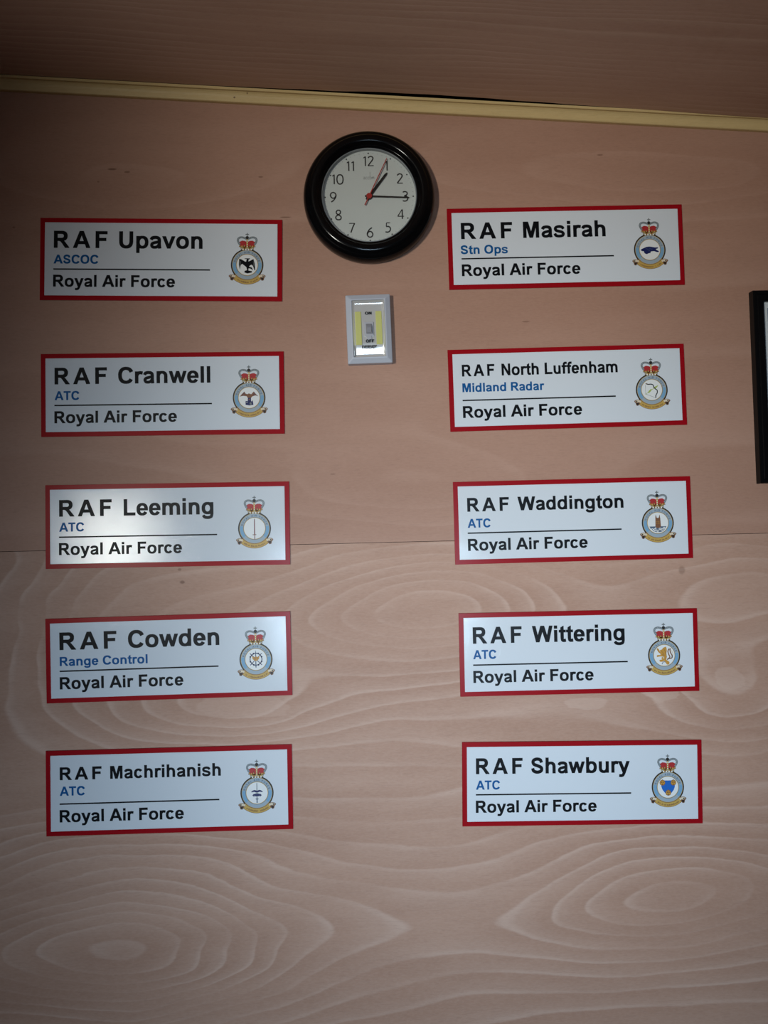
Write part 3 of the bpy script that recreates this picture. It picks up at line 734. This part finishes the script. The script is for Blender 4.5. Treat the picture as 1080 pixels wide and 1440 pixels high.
for (nm, sx, sz, rot, rafr, n0, n1, cap, base, unit, ur, ubase, emb, label) in SIGNS:
    root = empty('station_sign', (sx, -0.0002, CZ + sz), -rot)
    tag(root, label, 'sign', 'red-bordered station signs')
    X = lambda v: v * mm - 0.2
    Zt = lambda v: H / 2 - v * mm
    if proto_border is None:
        b = MB(); b.box(-0.2, 0.2, -0.0020, 0.0, -H / 2, H / 2)
        proto_border = b.build('border_panel', M_RED, root, bevel=0.0003)
        proto_border['label'] = 'red border panel'
        b = MB(); b.box(-0.2 + 0.0078, 0.2 - 0.0078, FACE, -0.0019, -H / 2 + 0.0078, H / 2 - 0.0078)
        proto_face = b.build('face_panel', M_WHITE, root, bevel=0.0002)
        proto_face['label'] = 'white face panel'
        b = MB(); b.poly([(X(22.2), Zt(87.1)), (X(280.5), Zt(87.1)), (X(280.5), Zt(84.8)), (X(22.2), Zt(84.8))], FACE - 0.0001)
        proto_rule = b.build('rule_line', M_BLACK, root, fixn=False)
        b = MB(); text_run(b, 'Royal Air Force', X(22.3), X(222.3), Zt(115.2), 0.0195, FACE - 0.0001)
        proto_service = b.build('service_lettering', M_BLACK, root, fixn=False)
    else:
        for p in (proto_border, proto_face, proto_rule, proto_service): fitted(p, root)
    b = MB(); z = Zt(base)
    kr = cap * mm / 1466.0
    # R A F widely tracked
    rx0, rx1 = X(23.0), X(rafr)
    text_run(b, 'RAF', rx0, rx1, z, cap * mm, FACE - 0.0001, 0, track=330)
    text_run(b, nm, X(n0), X(n1), z, cap * mm, FACE - 0.0001)
    b.build('name_lettering', M_BLACK, root, fixn=False)['label'] = 'large black lettering'
    b = MB(); text_run(b, unit, X(22.8), X(ur), Zt(ubase), 0.0145, FACE - 0.0001)
    b.build('unit_lettering', M_BLUE, root, fixn=False)['label'] = 'small blue lettering'
    badge = badge_ring('').build('badge', [C_OUT, C_GOLD, C_BLUE, C_GREY, C_WHITE, C_SLATE, C_STEEL], root, (BX, 0, BZ), fixn=False)
    badge['label'] = 'round blue-ringed badge under a crown'
    if proto_crown is None:
        proto_crown = crown_mesh().build('crown', [C_RED, C_DKRED, C_GOLD, C_STEEL, C_WHITE, C_GREY, C_OUT], badge, fixn=False)
        proto_crown['label'] = 'red and gold crown'
    else: fitted(proto_crown, badge)
    scroll_mesh(nm).build('scroll', [C_GOLD, C_BROWN, C_CREAM, C_OUT], badge, fixn=False)['label'] = 'gold motto scroll'
    eb, mats = emblem_mesh(emb)
    eb.build('emblem', mats, badge, fixn=False)

# ------------------------------------------------------------------ wall clock
M_RIM = simple('black clock plastic', (0.0025, 0.0025, 0.003), 0.14, spec=0.22)
M_DIAL = simple('clock dial', (0.62, 0.625, 0.60), 0.55, noise=0.01)
M_LIP = simple('shaded inner lip', (0.22, 0.235, 0.245), 0.35)  # pale lip under the rim, its shade put into the grey
M_INK = simple('clock ink', (0.02, 0.02, 0.02), 0.5)
M_FAINT = simple('faint grey ink', (0.30, 0.30, 0.29), 0.5)
M_HAND = simple('black clock hand', (0.006, 0.006, 0.006), 0.4)
M_SECOND = simple('red second hand', (0.42, 0.022, 0.018), 0.4)
clock = tag(empty('wall_clock', (0.0211, -0.0002, CZ + 0.5596)), 'round wall clock with thick black rim and white dial above the light switch', 'clock')
b = MB(); b.lathe([(0.0795, -0.0125), (0.0790, -0.0225), (0.0795, -0.0243), (0.0815, -0.0250), (0.0835, -0.0262), (0.0850, -0.0285), (0.0875, -0.0302), (0.0910, -0.0308),
                   (0.0955, -0.0300), (0.0983, -0.0285), (0.0994, -0.0268), (0.1020, -0.0262), (0.1052, -0.0240), (0.1078, -0.0200), (0.1091, -0.0150), (0.1094, -0.0080), (0.1086, -0.0020), (0.1076, 0.0)])
b.build('rim', M_RIM, clock, shade=True)
b = MB(); b.lathe([(0.0001, 0.0), (0.104, 0.0), (0.104, -0.004), (0.0001, -0.004)], 64)
b.build('back_cover', M_RIM, clock)
b = MB(); b.lathe([(0.0794, -0.0145), (0.0788, -0.0215), (0.0778, -0.0222), (0.0772, -0.0215), (0.0776, -0.0138)], 96)
b.build('inner_lip', M_LIP, clock, shade=True)
b = MB(); b.lathe([(0.0001, -0.0130), (0.0795, -0.0130), (0.0795, -0.0140), (0.0001, -0.0140)], 96)
for i in range(60):
    a = math.radians(i * 6)
    b.ring(0.0733 * math.cos(a), 0.0733 * math.sin(a), 0.0006 if i % 5 else 0.00125, 0.0, -0.0142, 2 if i % 5 else 1, n=10)
dial = b.build('dial', [M_DIAL, M_INK, M_FAINT], clock, fixn=False)
def px(v): return v * 0.001179 * 1.0           # photo pixels to metres on the dial
# digits as thin pen strokes on a 100-unit-high grid
DG = {'0': (62, [[(31, 100), (12, 88), (5, 50), (12, 12), (31, 0), (50, 12), (57, 50), (50, 88), (31, 100)]]),
      '1': (34, [[(6, 84), (22, 99)], [(22, 100), (22, 0)]]),
      '2': (56, [[(6, 84), (16, 97), (32, 100), (45, 90), (46, 74), (36, 52), (20, 28), (5, 3)], [(4, 3), (52, 3)]]),
      '3': (52, [[(6, 94), (22, 100), (38, 95), (44, 80), (36, 63), (18, 55)], [(18, 55), (38, 50), (48, 30), (40, 8), (22, 0), (5, 5)]]),
      '4': (60, [[(42, 100), (4, 30)], [(3, 28), (57, 28)], [(43, 100), (43, 0)]]),
      '5': (52, [[(45, 98), (14, 98)], [(14, 98), (12, 58)], [(12, 58), (28, 60), (43, 50), (47, 30), (38, 8), (20, 0), (4, 5)]]),
      '6': (60, [[(48, 99), (28, 84), (12, 56), (6, 30), (14, 8), (30, 0), (47, 9), (53, 30), (45, 52), (30, 60), (14, 52), (8, 34)]]),
      '7': (54, [[(4, 97), (52, 97)], [(51, 97), (34, 55), (18, 0)]]),
      '8': (56, [[(28, 53), (14, 64), (10, 80), (17, 95), (29, 100), (41, 95), (46, 80), (42, 65), (28, 53), (10, 38), (5, 22), (12, 5), (28, 0), (45, 5), (51, 22), (45, 38), (28, 53)]]),
      '9': (60, [[(12, 1), (32, 16), (48, 44), (54, 70), (46, 92), (30, 100), (13, 91), (7, 70), (15, 48), (30, 40), (46, 48), (52, 66)]])}
yd = -0.0142
hcap = px(13.6); WID = 1.22
for n in range(1, 13):
    a = math.radians(90 - 30 * n)
    r = px(50.8)
    cx, cz = r * math.cos(a), r * math.sin(a)
    s = str(n); k = hcap / 100
    adv = (sum(DG[c][0] + 6 for c in s) - 6) * WID
    x = -adv * k / 2
    b = MB()
    for c in s:
        for st in DG[c][1]:
            vert = len(st) == 2 and st[0][0] == st[1][0]
            b.ribbon([(x + u * k * WID, (w - 50) * k) for u, w in st], px(1.8 if vert or len(st) > 2 else 1.3), 0.0, 0, True, None, 5)
        x += (DG[c][0] + 6) * k * WID
    b.build('numeral', M_INK, dial, (cx, yd, cz), fixn=False)
# small grey maker's word with a tall central stroke
b = MB()
k = px(3.4) / 1062.0
x = px(-7.9); zb = px(25.0)
def thin(pts): b.ribbon([(x + u * k, zb + w * k) for u, w in pts], px(0.55), yd, 0)
for ch in 'acctim':
    if ch == 'a': thin([(120, 860), (400, 1060), (700, 850), (720, 0)]); thin([(720, 560), (300, 520), (110, 260), (350, 0), (720, 240)]); x += 960 * k
    elif ch == 'c': thin([(760, 850), (440, 1060), (110, 530), (440, 0), (760, 200)]); x += 900 * k
    elif ch == 't': thin([(250, 3300), (250, 250), (560, 0)]); thin([(20, 1000), (560, 1000)]); x += 700 * k
    elif ch == 'i': thin([(120, 1060), (120, 0)]); x += 330 * k
    else: thin([(100, 0), (100, 1000)]); thin([(100, 700), (350, 1050), (560, 800), (560, 0)]); thin([(560, 700), (820, 1050), (1030, 800), (1030, 0)])
b.build('maker_lettering', M_FAINT, dial, fixn=False)['label'] = 'small grey lettering'
def hand(name, mat, ang, tip, tail, w0, w1, y, hubr):
    b = MB(); a = math.radians(90 - ang); d = (math.cos(a), math.sin(a)); n = (-d[1], d[0])
    def p(l, s): return (px(l) * d[0] + px(s) * n[0], px(l) * d[1] + px(s) * n[1])
    pts = [p(-tail, w0 / 2), p(-tail, -w0 / 2), p(tip - w1, -w1 / 2), p(tip, -w1 * 0.15), p(tip, w1 * 0.15), p(tip - w1, w1 / 2)]
    k_ = len(pts)
    b._add([(q[0], y, q[1]) for q in pts] + [(q[0], y - 0.0006, q[1]) for q in pts],
           [tuple(range(k_)), tuple(range(k_, 2 * k_))[::-1]] + [(i, (i + 1) % k_, k_ + (i + 1) % k_, k_ + i) for i in range(k_)])
    b.lathe([(0.00005, y - 0.0012), (px(hubr), y - 0.0011), (px(hubr), y), (0.00005, y)], 24)
    return b.build(name, mat, clock)
hand('hour_hand', M_HAND, 37.8, 42.5, 6, 4.2, 3.4, -0.0152, 4.6)['label'] = 'thick black hour hand'
hand('minute_hand', M_HAND, 92.6, 56.5, 6, 2.5, 1.7, -0.0165, 4.2)['label'] = 'long thin black minute hand'
hand('second_hand', M_SECOND, 26.0, 59.5, 14.5, 1.5, 1.1, -0.0178, 3.9)['label'] = 'thin red second hand'
b = MB(); b.lathe([(0.00005, -0.0214), (0.0778, -0.0214), (0.0778, -0.0202), (0.00005, -0.0202)], 96)
b.build('lens', M_GLASS, clock)['label'] = 'clear lens'

# ------------------------------------------------------------------ battery light switch
M_SWBODY = simple('pale grey plastic', (0.50, 0.52, 0.58), 0.42, noise=0.02)
M_CHROME = simple('bright reflector', (0.88, 0.87, 0.85), 0.14, metal=0.5, noise=0.0)
M_LED = simple('yellow light strip', (0.56, 0.55, 0.17), 0.45, noise=0.06, nscale=900)
M_TOGGLE = simple('grey toggle plastic', (0.27, 0.27, 0.30), 0.32)
M_SLOT = simple('toggle surround', (0.42, 0.42, 0.45), 0.4)
sw = tag(empty('light_switch', (0.0155, -0.0002, CZ + 0.3385), -0.0175), 'pale grey battery light switch with two yellow strips below the clock', 'light switch')
W2, H2 = 0.0371, 0.0574
def rrect(w, h, r, n=5):
    out = []
    for cx, cz, a0 in ((w - r, h - r, 0), (-w + r, h - r, 90), (-w + r, -h + r, 180), (w - r, -h + r, 270)):
        for i in range(n + 1):
            a = math.radians(a0 + 90 * i / n); out.append((cx + r * math.cos(a), cz + r * math.sin(a)))
    return out
def loft(b, loops, mi=0, cap0=False, cap1=False):
    k = len(loops[0][0]); o = []
    for pts, y in loops: o += [(p[0], y, p[1]) for p in pts]
    b._add(o, [(i * k + q, i * k + (q + 1) % k, (i + 1) * k + (q + 1) % k, (i + 1) * k + q) for i in range(len(loops) - 1) for q in range(k)], mi)
    if cap0: b._add(o[:k], [tuple(range(k))], mi)
    if cap1: b._add(o[-k:], [tuple(range(k))], mi)
IW, IH = 0.0268, 0.0472
b = MB()
loft(b, [(rrect(W2, H2, 0.002), 0.0), (rrect(W2, H2, 0.002), -0.0125), (rrect(W2 - 0.0008, H2 - 0.0008, 0.002), -0.0138),
         (rrect(IW + 0.0022, IH + 0.0022, 0.0015), -0.0182), (rrect(IW + 0.001, IH + 0.001, 0.0012), -0.0184), (rrect(IW, IH, 0.001), -0.0178), (rrect(IW, IH, 0.001), -0.0080)], cap0=True)
b.build('body', M_SWBODY, sw)['label'] = 'pale grey bevelled body'
# reflector: a gently dished bright plate with a raised lip
b = MB()
NX, NZ = 28, 40
def dish(u, v):
    e = max(abs(u), abs(v))
    t = max(0.0, (-v - 0.45) / 0.55)
    return -0.0135 - 0.0035 * max(0.0, (e - 0.90) / 0.10) ** 1.5 + 0.0045 * t * t - 0.0006 * v
o = [((IW - 0.0003) * (-1 + 2 * i / NX), dish(-1 + 2 * i / NX, -1 + 2 * j / NZ), (IH - 0.0003) * (-1 + 2 * j / NZ)) for j in range(NZ + 1) for i in range(NX + 1)]
b._add(o, [(j * (NX + 1) + i, j * (NX + 1) + i + 1, (j + 1) * (NX + 1) + i + 1, (j + 1) * (NX + 1) + i) for j in range(NZ) for i in range(NX)])
b.build('reflector', M_CHROME, sw, shade=True)['label'] = 'shiny silver reflector plate'
for cx in (-0.0172, 0.0168):
    b = MB(); b.box(cx - 0.0050, cx + 0.0050, -0.0152, -0.0130, -0.0265, 0.0290)
    b.build('light_strip', M_LED, sw, bevel=0.0006)['label'] = 'yellow light strip'
b = MB(); b.box(-0.0078, 0.0078, -0.0160, -0.0130, -0.0122, 0.0112); b.box(-0.0040, 0.0042, -0.0156, -0.0130, -0.0178, -0.0118)
surround = b.build('switch_surround', M_SLOT, sw, bevel=0.0008)
b = MB()
loft(b, [(rrect(0.0050, 0.0085, 0.001), -0.0155), ([(p[0] * 0.9, p[1] * 0.72 - 0.0028) for p in rrect(0.0050, 0.0085, 0.001)], -0.0205), ([(p[0] * 0.75, p[1] * 0.45 - 0.0036) for p in rrect(0.0050, 0.0085, 0.001)], -0.0218)], cap1=True)
b.build('toggle', M_TOGGLE, sw, bevel=0.0)['label'] = 'grey toggle'
yl = -0.01535
for txt, x0, x1, zb, cap, y, nm in (('ON', -0.0056, 0.0050, 0.0236, 0.0046, yl, 'switch_on_mark'), ('OFF', -0.0058, 0.0076, -0.0230, 0.0048, yl - 0.0002, 'switch_off_mark'),
                                    ('EVEREADY', -0.0124, 0.0118, -0.0330, 0.0052, yl - 0.0005, 'maker_lettering')):
    b = MB()
    for dx in (-0.00016, 0.00016): text_run(b, txt, x0 + dx, x1 + dx, zb, cap, y)
    b.build(nm, M_INK, sw, fixn=False)['label'] = 'heavy black printed lettering'

# ------------------------------------------------------------------ picture frame at the right edge
M_FRAME = simple('black frame moulding', (0.004, 0.004, 0.0045), 0.3, spec=0.15)
M_MAT = simple('white mount', (0.74, 0.74, 0.75), 0.7, noise=0.01)
M_PRINT = simple('grey blue print', (0.25, 0.29, 0.37), 0.6, noise=0.25, nscale=18)
FW, FH, FB, FD = 0.240, 0.3246, 0.0185, 0.0152
pf = tag(empty('picture_frame', (0.6622 + FW / 2, -0.0002, CZ + 0.2306), -0.0035), 'black-framed picture cut off by the right edge of the photo', 'picture frame')
b = MB()
def mould(t): return [(FW / 2 - t[0], FH / 2 - t[0], t[1])]
prof = [(0.0, 0.0), (0.0, -FD + 0.0015), (0.0012, -FD), (0.0062, -FD), (0.0070, -FD + 0.0008), (0.0078, -FD), (FB - 0.002, -FD + 0.0002), (FB, -FD + 0.002), (FB, -0.006)]
loft(b, [([(FW / 2 - t, FH / 2 - t), (-FW / 2 + t, FH / 2 - t), (-FW / 2 + t, -FH / 2 + t), (FW / 2 - t, -FH / 2 + t)], y) for t, y in prof])
b.build('frame', M_FRAME, pf)['label'] = 'black frame moulding'
b = MB(); b.box(-FW / 2 + 0.004, FW / 2 - 0.004, -0.0065, -0.001, -FH / 2 + 0.004, FH / 2 - 0.004)
b.build('mount', M_MAT, pf)['label'] = 'white mount'
b = MB(); b.box(-FW / 2 + FB + 0.0088, FW / 2 - FB - 0.0088, -0.0068, -0.006, -FH / 2 + FB + 0.012, FH / 2 - FB - 0.0095)
b.build('print', M_PRINT, pf)['label'] = 'grey-blue print'
b = MB(); b.box(-FW / 2 + FB - 0.002, FW / 2 - FB + 0.002, -0.0095, -0.0080, -FH / 2 + FB - 0.002, FH / 2 - FB + 0.002)
b.build('glazing', M_GLASS, pf)['label'] = 'clear glazing'
